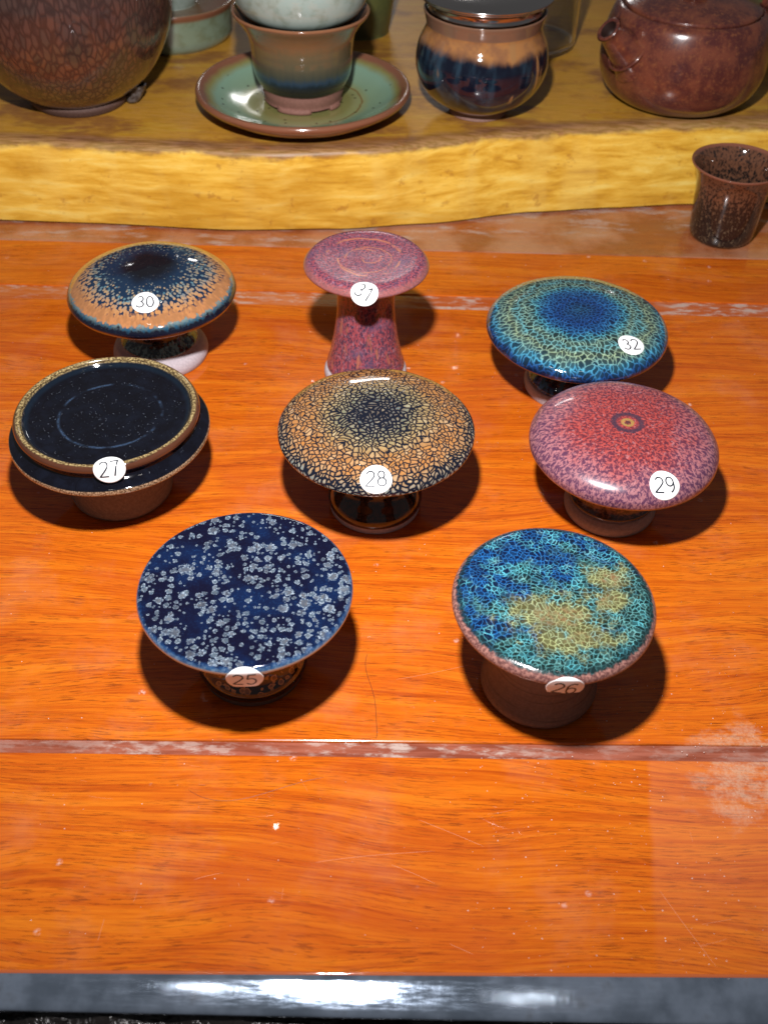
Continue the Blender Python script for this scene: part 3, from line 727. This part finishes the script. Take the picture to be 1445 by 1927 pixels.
for i in range(n+1):
    x = -60+120*i/n; b = interp(botc, x); t = interp(topc, x)
    j = .12*mn.noise(Vector((x*.3, 0, 1)))
    for k in range(rows+1):
        u = (k-1)/(rows-1); z = .14+u*(TZ-.59); y = b+(t-b)*u - .10*math.sin(PI*u)+j*math.sin(PI*u) + .03*mn.noise(Vector((x*1.1, z*1.3, 3)))
        if k == 0: y = b+.9; z = .10
        if k == 1: y = b+.05; z = .14
        V.append((x, y, z))
    for dy, dz in ((.06, -.27), (.22, -.10), (.5, -.02), (1.2, 0), (30, 0), (75, 0), (75, -5.1)): V.append((x, t+dy+.05*mn.noise(Vector((x*.6, dy, 5))), TZ+dz))
    R_ = rows+8
    if i:
        a = (i-1)*R_
        for k in range(R_-1): F.append((a+k, a+R_+k, a+R_+k+1, a+k+1))
        F.append((a+R_-1, a+2*R_-1, a+R_, a))
slab = mesh_obj('wooden_slab', V, F, slab_mat(), sharp=50)
slab['label'] = 'thick yellow live edge wooden slab across the back of the table'; slab['category'] = 'wooden slab'

# ------------------------------------------------------------------ pottery on the slab
def jar_glaze():
    M = Mat('scaly_copper_glaze'); o = M.obj(); x, y, z = M.xyz(o)
    sz = M.ss(z, 1.0, 6.0, .42, .62)
    v = M.warp(M.cx(x, y, M.mul(z, .40)), 1.2, .3)
    e = M.vor(v, 3.3, 'DISTANCE_TO_EDGE'); ids = M.xyz(M.vor(v, 3.3, 'F1', 'Color'))
    cell = M.ss(e, .0, .26, .25, 1)
    c = M.mix(ids[0], (.12, .048, .026), (.075, .045, .025)); c = M.mix(M.ss(ids[1], .65, 1), c, (.13, .05, .024))
    c = M.mix(M.ss(z, 3.4, 1.4), c, (.15, .085, .028))
    c = M.mix(M.ss(M.add(z, M.mul(M.noise(o, .7), 2)), 5.4, 7.0, 0, .6), c, (.05, .028, .03))
    c = M.mix(cell, (.028, .014, .012), c)
    c = M.mix(M.ss(M.add(z, M.mul(M.noise(o, 1.2), .8)), 1.5, 1.15, 0, .8), c, (.10, .095, .07))
    return M.fin(c, .14, M.bump(cell, .3, .0004), Coat_Weight=.5, Coat_Roughness=.06)
jar = root('footed_jar', 'large round copper brown jar with scale pattern glaze at far left', 'jar', (-18.87, 62.43, 5.2))
def foot_lobes(ph, r, z):
    return .28*max(0, math.cos(2.5*(ph+.1)))**2*(1 if z < .9 else 0) if False else 0
lathe('body', [(2.9, .62), (3.5, 1.0), (4.37, 1.75), (5.2, 2.9), (5.85, 4.3), (6.12, 5.7), (6.15, 7.2), (5.8, 8.8), (4.9, 10.0), (4.3, 10.4), (4.3, 10.8)], jar_glaze(), jar, 2.0, .003)
jclay = clay('dark_jar_foot_clay', (.075, .038, .03), (.11, .06, .045))
lathe('foot_ring', [(2.9, .62), (2.95, .4), (2.75, .08), (2.6, 0), (2.6, 0), (0, 0)], jclay, jar, 2.0, .012)
def nub(ang, R, parent, mat, s=1.0):
    V = []; F = []; N = 20; rings = [(.0, -.0, 0.0), (.10, .0, .30), (.25, .0, .42), (.5, 0, .46), (.8, 0, .5), (1.15, 0, .5)]
    cx_, cy_ = R*math.cos(ang), R*math.sin(ang)
    for (h, _, rr) in rings:
        for k in range(N):
            a = 2*PI*k/N; q = 1+h*.15
            V.append((cx_*q+rr*s*math.cos(a), cy_*q+rr*s*.85*math.sin(a), h*s))
    for i in range(len(rings)-1):
        for k in range(N): a = i*N+k; b = i*N+(k+1) % N; F.append((a, b, b+N, a+N))
    return mesh_obj('foot_knob', V, F, mat, parent)
M_ = Mat('grey_knob_glaze'); kn = M_.fin(M_.mix(M_.ss(M_.noise(M_.obj(), 3), .4, .6), (.04, .03, .028), (.12, .11, .11)), .2)
for a in (-.08, 1.2, 2.5): nub(a+.0, 3.15, jar, kn)

# saucer and cup with celadon inner bowl
def saucer_mat():
    M = Mat('celadon_saucer_glaze'); f = M.flat(); s = M.add(M.rad(f), M.mul(M.sub(M.noise(f, .9, 3), .5), .35))
    col = M.ramp(M.mul(s, .1), [(0, (.17, .17, .06)), (.27, (.19, .18, .06)), (.345, (.25, .27, .12)), (.40, (.20, .30, .19)), (.52, (.19, .31, .22)), (.565, (.20, .19, .06)), (.60, (.19, .075, .04)), (.70, (.22, .085, .045)), (.80, (.21, .10, .035)), (.92, (.17, .13, .04))])
    rg = M.mul(M.ss(M.ma('ABSOLUTE', M.sub(s, 3.45)), .10, .0), M.ss(M.xyz(f)[0], .8, 2))
    col = M.mix(M.mul(rg, .8), col, (.15, .055, .01))
    vo = M.vor(f, .7); col = M.mix(M.mul(M.ss(vo, .07, .03), M.ss(s, 5.5, 5.2)), col, (.02, .015, .008))
    return M.fin(col, .16, M.bump(M.noise(f, 6), .15, .0002), Coat_Weight=.4, Coat_Roughness=.08)
sx, sy = -5.42, 62.05
sau = root('saucer', 'round saucer with green centre and brown rim under the tall cup', 'saucer', (sx, sy, 5.2))
lathe('saucer_dish', [(0, .42), (2.5, .42), (3.6, .46), (4.6, .72), (5.4, 1.08), (5.95, 1.40), (6.12, 1.46), (6.25, 1.40), (6.28, 1.22), (6.0, .92), (5.2, .42), (4.2, .10), (3.5, .0), (3.4, 0), (0, 0)], saucer_mat(), sau, 1.0, .003)
def cup_mat():
    M = Mat('brown_to_blue_black_cup_glaze'); o = M.obj(); x, y, z = M.xyz(o)
    st = M.noise(M.cx(x, y, M.mul(z, .12)), 3.2, 3); zz = M.add(z, M.mul(M.sub(st, .5), .55))
    col = M.ramp(M.mul(zz, .17), [(.19, (.006, .006, .008)), (.29, (.006, .009, .018)), (.335, (.02, .036, .06)), (.38, (.045, .048, .038)), (.48, (.09, .078, .045)), (.60, (.13, .09, .045)), (.70, (.23, .10, .04)), (.82, (.18, .085, .045)), (.9, (.24, .10, .045))])
    return M.fin(col, .10, Coat_Weight=.6, Coat_Roughness=.04)
cup = root('tall_cup', 'brown and blue glazed cup standing on the green saucer', 'cup', (sx-.02, sy+.3, 5.63))
lathe('body', [(2.42, 1.15), (2.62, 1.28), (2.83, 1.75), (2.92, 2.5), (2.97, 3.2), (3.1, 3.9), (3.45, 4.5), (3.85, 4.98), (3.92, 5.12), (3.84, 5.2), (3.70, 5.1), (3.3, 4.5), (2.9, 3.7), (2.7, 2.0), (2.3, .9), (0, .7)], cup_mat(), cup, 4.0, .004)
redclay = clay('reddish_bare_clay', (.17, .075, .055), (.22, .10, .075))
lathe('bare_base', [(2.42, 1.15), (2.40, .7), (2.3, .35), (2.28, .22), (2.1, .18), (0, .18)], redclay, cup, 4.0, .008)
for a, wd in ((-1.75, .45), (-.55, .2), (.9, .4), (2.6, .4)):
    V = []; F = []; m = 10
    for i in range(m+1):
        ph = a-wd+2*wd*i/m; e = math.sin(PI*i/m)**.5 if 0 < i < m else 0.0
        for rr, zz_ in ((1.7, 0), (2.34+.06*e, 0), (2.38+.05*e, .12), (2.33, .30), (1.7, .3)): V.append((rr*math.cos(ph), rr*math.sin(ph), zz_))
        if i:
            for k in range(4): q = (i-1)*5+k; F.append((q, q+5, q+6, q+1))
    F.append((0, 1, 2, 3, 4)); F.append(tuple(m*5+k for k in (4, 3, 2, 1, 0)))
    mesh_obj('foot_pad', V, F, redclay, cup)
M_ = Mat('pale_celadon_glaze'); o_ = M_.obj()
cel = M_.fin(M_.mix(M_.ss(M_.noise(o_, 1.2, 4), .45, .7), (.30, .37, .33), (.22, .27, .22)), .10, Coat_Weight=.5)
ib = root('inner_bowl', 'pale grey green bowl resting in the mouth of the brown cup', 'bowl', (sx-.02, sy+.3, 10.1))
lathe('bowl', [(0, .0), (1.4, .02), (2.6, .28), (3.25, .62), (3.62, 1.1), (3.85, 1.8), (3.9, 2.4), (3.8, 2.45), (3.7, 2.3), (3.3, 1.3), (2.2, .6), (0, .4)], cel, ib, 3.0)

# globular jar with steel strainer
def jar2_mat():
    M = Mat('blue_black_pouring_glaze'); o = M.obj(); x, y, z = M.xyz(o)
    st = M.noise(M.cx(x, y, M.mul(z, .10)), .8, 4); edge = M.add(z, M.mul(M.sub(st, .5), 1.2))
    blue = M.mix(M.ss(M.noise(M.cx(x, y, M.mul(z, .25)), 1.3, 4), .42, .70), (.004, .006, .014), (.02, .042, .065))
    br = M.mix(M.ss(M.noise(o, 1.1, 3), .4, .65), (.33, .15, .05), (.22, .10, .045))
    col = M.mix(M.ss(edge, 3.95, 4.5), blue, br)
    run = M.mul(M.ss(M.noise(M.cx(M.add(x, 3), y, M.mul(z, .05)), 1.25, 1), .66, .70), M.ss(z, 1.5, 2.2))
    col = M.mix(run, col, (.30, .15, .055))
    col = M.mix(M.ss(M.add(z, st), 1.6, 1.2), col, (.05, .05, .035))
    col = M.mix(M.ss(z, 5.05, 5.15), col, (.17, .09, .055))
    return M.fin(col, .06, Coat_Weight=.6, Coat_Roughness=.03)
j2 = root('globular_jar', 'round jar with orange shoulder and blue black belly under a steel strainer', 'jar', (4.98, 62.38, 5.2))
lathe('body', [(1.72, .42), (2.2, .60), (3.1, 1.25), (3.7, 2.2), (3.85, 3.1), (3.72, 4.0), (3.45, 4.6), (3.33, 5.0), (3.42, 5.5), (3.5, 5.8), (3.42, 5.85), (3.3, 5.6), (3.1, 4.9), (3.4, 3.2), (2.6, 1.4), (0, .8)], jar2_mat(), j2, 5.0, .003)
lathe('foot', [(1.72, .42), (1.66, .3), (1.72, .06), (1.68, 0), (1.68, 0), (0, 0)], clay('pinkish_foot_clay', (.19, .10, .075), (.25, .14, .11)), j2, 5.0)
M_ = Mat('polished_steel'); psteel = M_.fin((.62, .60, .58), .14, M_.bump(M_.noise(M_.vm('MULTIPLY', M_.obj(), (1, 1, 8)), 2, 3), .15, .0002), Metallic=1.0)
stn = root('strainer', 'round polished steel strainer set in the mouth of the globular jar', 'strainer', (4.98, 62.38, 10.7))
lathe('strainer_bowl', [(2.2, -.6), (3.0, .05), (3.2, .36), (3.28, .40), (3.24, .62), (3.3, .85), (3.62, .98), (3.75, 1.05), (3.7, 1.12), (3.3, 1.10), (2.9, .7), (1.5, .2), (0, .1)], psteel, stn)
lathe('strainer_ring', [(3.72, 1.10), (3.82, 1.16), (3.82, 1.26), (3.6, 1.36), (3.1, 1.5), (2.4, 1.55), (2.3, 1.5), (3.0, 1.40), (3.5, 1.2), (3.72, 1.10)], psteel, stn)

M_ = Mat('clear_glass'); glass = M_.fin((.93, .95, .95), .02, None, Transmission_Weight=1.0, IOR=1.45)
gp = root('glass_pitcher', 'clear glass pitcher with ringed handle behind the globular jar', 'pitcher', (9.0, 73.8, 5.2))
lathe('glass_body', [(0, .35), (2.6, .35), (2.9, .5), (2.95, 1.5), (2.95, 7), (3.05, 7.1), (3.1, 7), (3.1, 1.2), (3.0, .25), (2.7, 0), (0, 0)], glass, gp)
def tube(name, path, rad, mat, parent, N=14, cap=True, flatk=1.0):
    V = []; F = []
    for i, p in enumerate(path):
        a = Vector(path[max(i-1, 0)]); b = Vector(path[min(i+1, len(path)-1)]); d = (b-a).normalized()
        u = d.cross(Vector((0, 1, .01))).normalized(); v = d.cross(u).normalized(); r = rad(i/(len(path)-1)) if callable(rad) else rad
        for k in range(N):
            t = 2*PI*k/N; q = Vector(p)+u*r*math.cos(t)+v*r*flatk*math.sin(t); V.append(tuple(q))
        if i:
            for k in range(N): c = (i-1)*N+k; e = (i-1)*N+(k+1) % N; F.append((c, e, e+N, c+N))
    if cap: F.append(tuple(range(N-1, -1, -1))); F.append(tuple(range(len(V)-N, len(V))))
    return mesh_obj(name, V, F, mat, parent)
tube('handle', [(-2.6+.9*math.sin(a)*-1, -2.6-.5*math.sin(a), 3.2-2.2*math.cos(a)) for a in [PI*i/16 for i in range(17)]], .32, glass, gp)
for k in range(4):
    tube('glass_loop', [(-.9+.55*math.cos(a)+.12*k, -3.5, 1.6+k*.95+.45*math.sin(a)) for a in [2*PI*i/18 for i in range(19)]], .16, glass, gp, 8, False)

# teapot
def pot_mat():
    M = Mat('mottled_red_brown_teapot_glaze'); o = M.obj(); z = M.xyz(o)[2]
    n = M.noise(o, .8, 6, .7); n2 = M.noise(M.seed(o, 4), 4.5, 4, .75)
    col = M.mix(M.ss(n, .38, .62), (.065, .017, .015), (.14, .040, .022))
    col = M.mix(M.ss(n2, .5, .68, 0, .7), col, (.19, .068, .028))
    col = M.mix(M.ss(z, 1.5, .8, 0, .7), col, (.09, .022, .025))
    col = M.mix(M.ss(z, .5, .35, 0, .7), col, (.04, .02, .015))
    return M.fin(col, .22, M.bump(n2, .15, .0002), Coat_Weight=.45, Coat_Roughness=.10)
pm = pot_mat()
tp = root('teapot', 'squat reddish brown clay teapot with short spout on the left', 'teapot', (17.3, 65.2, 5.2))
lathe('body', [(0, .0), (2.7, .0), (3.1, .05), (3.9, .38), (4.6, 1.1), (4.92, 2.1), (4.92, 3.1), (4.80, 4.1), (4.58, 4.9), (4.40, 5.25), (4.2, 5.4), (4.05, 5.42), (3.95, 5.3), (3.6, 5.2)], pm, tp, 1.5)
lathe('lid', [(3.96, 5.36), (3.98, 5.52), (3.8, 5.66), (2.6, 5.98), (1.4, 6.15), (.6, 6.2), (.5, 6.4), (.8, 6.8), (.6, 7.1), (0, 7.2)], pm, tp, 1.9)
M_ = Mat('spout_hole_shade'); hole_shade = M_.fin((.02, .008, .006), .5)  # shade inside the shallow spout, painted as a near-black colour
sp0, sp1 = Vector((-3.3, -2.3, 3.0)), Vector((-5.3, -3.1, 4.95))
path = [tuple(sp0.lerp(sp1, t)) for t in [i/12 for i in range(13)]]
def sprad(t): return 1.45-.75*min(1, t*1.1)**.7 + (.07 if t > .93 else 0)
spo = tube('spout', path, sprad, pm, tp, 28, False)
# hollow mouth
d_ = (sp1-sp0).normalized(); u_ = d_.cross(Vector((0, 1, .01))).normalized(); v_ = d_.cross(u_).normalized()
V = []; F = []; N = 28; rg = [(0, .72), (.06, .68), (.07, .60), (.03, .50), (-.35, .42), (-.8, .36)]
for h, rr in rg:
    for k in range(N): a = 2*PI*k/N; V.append(tuple(sp1+d_*h+u_*rr*math.cos(a)+v_*rr*math.sin(a)))
for i in range(3):
    for k in range(N): a = i*N+k; b = i*N+(k+1) % N; F.append((a, b, b+N, a+N))
mouth = mesh_obj('spout_mouth', V, F, pm, tp)
F = [(k, (k+1) % N, N+(k+1) % N, N+k) for k in range(N)] + [(N+k, N+(k+1) % N, 2*N+(k+1) % N, 2*N+k) for k in range(N)] + [tuple(range(2*N, 3*N))]
mesh_obj('spout_hole_shade', V[3*N:], F, hole_shade, tp)
V = []; F = []; N = 40; m = 8                # collar ring where the spout meets the body
c_ = sp0.lerp(sp1, .30)
for i in range(N):
    a = 2*PI*i/N; cc = c_+u_*1.22*math.cos(a)+v_*1.22*math.sin(a); e_ = (u_*math.cos(a)+v_*math.sin(a))
    for k in range(m): b = 2*PI*k/m; V.append(tuple(cc+e_*.09*math.cos(b)+d_*.09*math.sin(b)))
for i in range(N):
    for k in range(m): F.append((i*m+k, ((i+1) % N)*m+k, ((i+1) % N)*m+(k+1) % m, i*m+(k+1) % m))
mesh_obj('spout_collar', V, F, pm, tp)
tube('handle', [(4.2+1.75*math.sin(a), .3, 4.7-1.55*(1-math.cos(a))+.9) for a in [PI*i/16 for i in range(17)]], .34, pm, tp, 14, False, 1.5)

# small cup on the table
def cup2_mat():
    M = Mat('black_partridge_cup_glaze'); o = M.obj(); x, y, z = M.xyz(o)
    v = M.cx(x, y, M.mul(z, .55)); n = M.noise(v, 8.0, 3, .6, .3)
    spk = M.ss(n, M.ss(z, 1.6, 4.1, .54, .36), M.ss(z, 1.6, 4.1, .66, .54))
    col = M.mix(spk, (.014, .011, .010), M.mix(M.ss(z, 1.0, 3.2), (.12, .085, .05), (.13, .055, .03)))
    col = M.mix(M.ss(z, 4.38, 4.52), col, (.20, .075, .045))
    return M.fin(col, .07, Coat_Weight=.5, Coat_Roughness=.03)
c2 = root('small_cup', 'small dark flared cup with copper lip on the table at far right', 'cup', (19.75, 57.6, 0))
lathe('body', [(0, 0), (1.5, 0), (1.72, .05), (1.86, .25), (1.93, .8), (2.0, 2.0), (2.08, 3.0), (2.22, 3.75), (2.5, 4.3), (2.62, 4.48), (2.62, 4.56), (2.52, 4.55), (2.3, 4.25), (2.05, 3.6), (1.9, 2.5), (1.75, .8), (1.4, .35), (0, .3)], cup2_mat(), c2, 6.0, .003, n=6)

# dish behind the jar
def dish_mat():
    M = Mat('green_celadon_dish_glaze'); o = M.obj(); z = M.xyz(o)[2]; n = M.noise(o, .9, 3)
    col = M.mix(M.ss(n, .4, .65), (.17, .22, .15), (.13, .155, .09))
    e = M.ss(M.ma('ABSOLUTE', M.sub(z, 2.35)), .34, .1)
    col = M.mix(e, col, (.19, .075, .04))
    col = M.mix(M.ss(z, .9, .3, 0, .6), col, (.20, .26, .20))
    return M.fin(col, .18, Coat_Weight=.4)
ds = root('celadon_dish', 'green celadon dish with brown rim partly behind the copper jar', 'dish', (-15.1, 73.5, 5.2))
lathe('dish', [(0, 0), (3.2, 0), (3.7, .08), (4.0, .5), (4.05, 1.2), (4.12, 2.0), (4.25, 2.4), (4.2, 2.55), (4.0, 2.5), (3.9, 2.3), (3.6, 2.2), (0, 2.1)], dish_mat(), ds)
tp2 = root('celadon_cup', 'pale green celadon cup standing in the green dish', 'cup', (-15.1, 73.5, 7.31))
lathe('cup_body', [(0, 0), (1.6, 0), (1.8, .1), (2.2, .8), (2.9, 2.2), (3.3, 3.6), (3.2, 3.6), (2.6, 2.0), (1.8, .8), (0, .4)], cel, tp2)
M_ = Mat('olive_green_bottle_glaze'); og = M_.fin(M_.mix(M_.ss(M_.noise(M_.obj(), .7, 3), .4, .6), (.085, .095, .03), (.05, .06, .025)), .35, Coat_Weight=.3)
vs = root('olive_vase', 'plain olive green vase standing behind the brown cup', 'vase', (-2.6, 75.5, 5.2))
lathe('vase_body', [(0, 0), (1.9, 0), (2.1, .2), (2.35, 2), (2.7, 5), (3.0, 8), (2.5, 10), (2.2, 10.5), (2.2, 11)], og, vs)
pt = root('olive_pot', 'dark olive pot partly hidden behind the teapot handle', 'pot', (27.8, 77, 5.2))
lathe('pot_body', [(0, 0), (3, 0), (3.6, .4), (4.8, 2), (5.2, 4), (4.7, 6), (3.6, 7.4), (3.5, 8)], og, pt)

# ------------------------------------------------------------------ fine debris on the table
def surface_strip(name, pts, wd, mat, label=None, cat=None, parent=None, z=.012):
    V = []; F = []
    for i, p in enumerate(pts):
        a = pts[max(i-1, 0)]; b = pts[min(i+1, len(pts)-1)]; dx, dy = b[0]-a[0], b[1]-a[1]; L = math.hypot(dx, dy) or 1
        nx, ny = -dy/L*wd/2, dx/L*wd/2; e = .25 if i in (0, len(pts)-1) else 1
        V += [(p[0]+nx*e, p[1]+ny*e, z*.3), (p[0], p[1], z), (p[0]-nx*e, p[1]-ny*e, z*.3)]
        if i: j = len(V); F += [(j-6, j-5, j-2, j-3), (j-5, j-4, j-1, j-2)]
    o = mesh_obj(name, V, F, mat, parent)
    if label: o['label'] = label
    if cat: o['category'] = cat
    return o
def bez(ps, n=24):
    out = []
    for i in range(n+1):
        t = i/n; q = list(ps)
        while len(q) > 1: q = [(a[0]*(1-t)+b[0]*t, a[1]*(1-t)+b[1]*t) for a, b in zip(q, q[1:])]
        out.append(q[0])
    return out
M_ = Mat('stray_hair'); hm = M_.fin((.10, .025, .01), .4)
M_ = Mat('scratch'); sm_ = M_.fin((.55, .20, .09), .5)
surface_strip('hair', bez([(-.47, 24.9), (-.9, 23.6), (.5, 23.0), (-.5, 22.2), (.15, 21.35), (-.1, 21.1)], 40), .018, hm, 'thin dark red hair lying right of the navy spotted rest', 'hair')
surface_strip('hair', bez([(-6.3, 18.9), (-5.2, 18.1), (-4.0, 18.6), (-3.2, 19.2), (-1.8, 19.5)], 40), .014, hm, 'curved pale brown hair on the front rail', 'hair')
for q in ([(1.4, 18.0), (2.4, 17.6), (3.5, 17.1)], [(8.9, 15.8), (9.4, 14.8), (10.2, 13.4)], [(2.3, 13.9), (3.0, 13.6)], [(-1.9, 16.4), (-.5, 16.7), (1.9, 16.9)], [(.5, 16.4), (1.1, 16.2), (1.9, 15.8)], [(10, 14.7), (11, 14.9)], [(.6, 23.7), (1.9, 24.0), (3.4, 24.5)], [(-8.2, 13.7), (-8.15, 14.4)]):
    surface_strip('scratch', bez(q, 12), .010, sm_, None, None, bpy.data.objects['front_rail'] if q[0][1] < 21 else bpy.data.objects['middle_board'], .004)
rnd = random.Random(5)
for i in range(22):
    x, y = rnd.uniform(-10, 12), rnd.uniform(13.3, 20); a = rnd.choice((rnd.uniform(-.4, .4), rnd.uniform(0, 3.1))); L = rnd.choice((.15, .25, .4, .9))
    q = [(x, y), (x+L*.5*math.cos(a)+rnd.uniform(-.05, .05), min(20.2, y+L*.5*math.sin(a)+rnd.uniform(-.06, .06))), (x+L*math.cos(a), min(20.2, max(13.3, y+L*math.sin(a))))]
    surface_strip('scratch', bez(q, 8), rnd.choice((.006, .009)), sm_, None, None, bpy.data.objects['front_rail'], .003)
rnd = random.Random(11); V = []; F = []
for i in range(900):
    x, y = rnd.uniform(-22, 24), rnd.uniform(13.2, 56)
    if rnd.random() < .35: x, y = rnd.uniform(3, 14), rnd.uniform(13, 26)
    r = rnd.choice((.008, .010, .013, .02)); k = len(V); zz = 0 if y < 54 else -.02
    for j in range(5): a = j*2*PI/5+rnd.random(); V.append((x+r*math.cos(a)*rnd.uniform(.6, 1.6), y+r*math.sin(a), zz+.002))
    V.append((x, y, zz+r*.6)); F += [(k+j, k+(j+1) % 5, k+5) for j in range(5)]
M_ = Mat('dust'); du = mesh_obj('dust', V, F, M_.fin((.62, .50, .44), .7)); du['kind'] = 'stuff'; du['label'] = 'pale dust specks scattered over the varnished table'
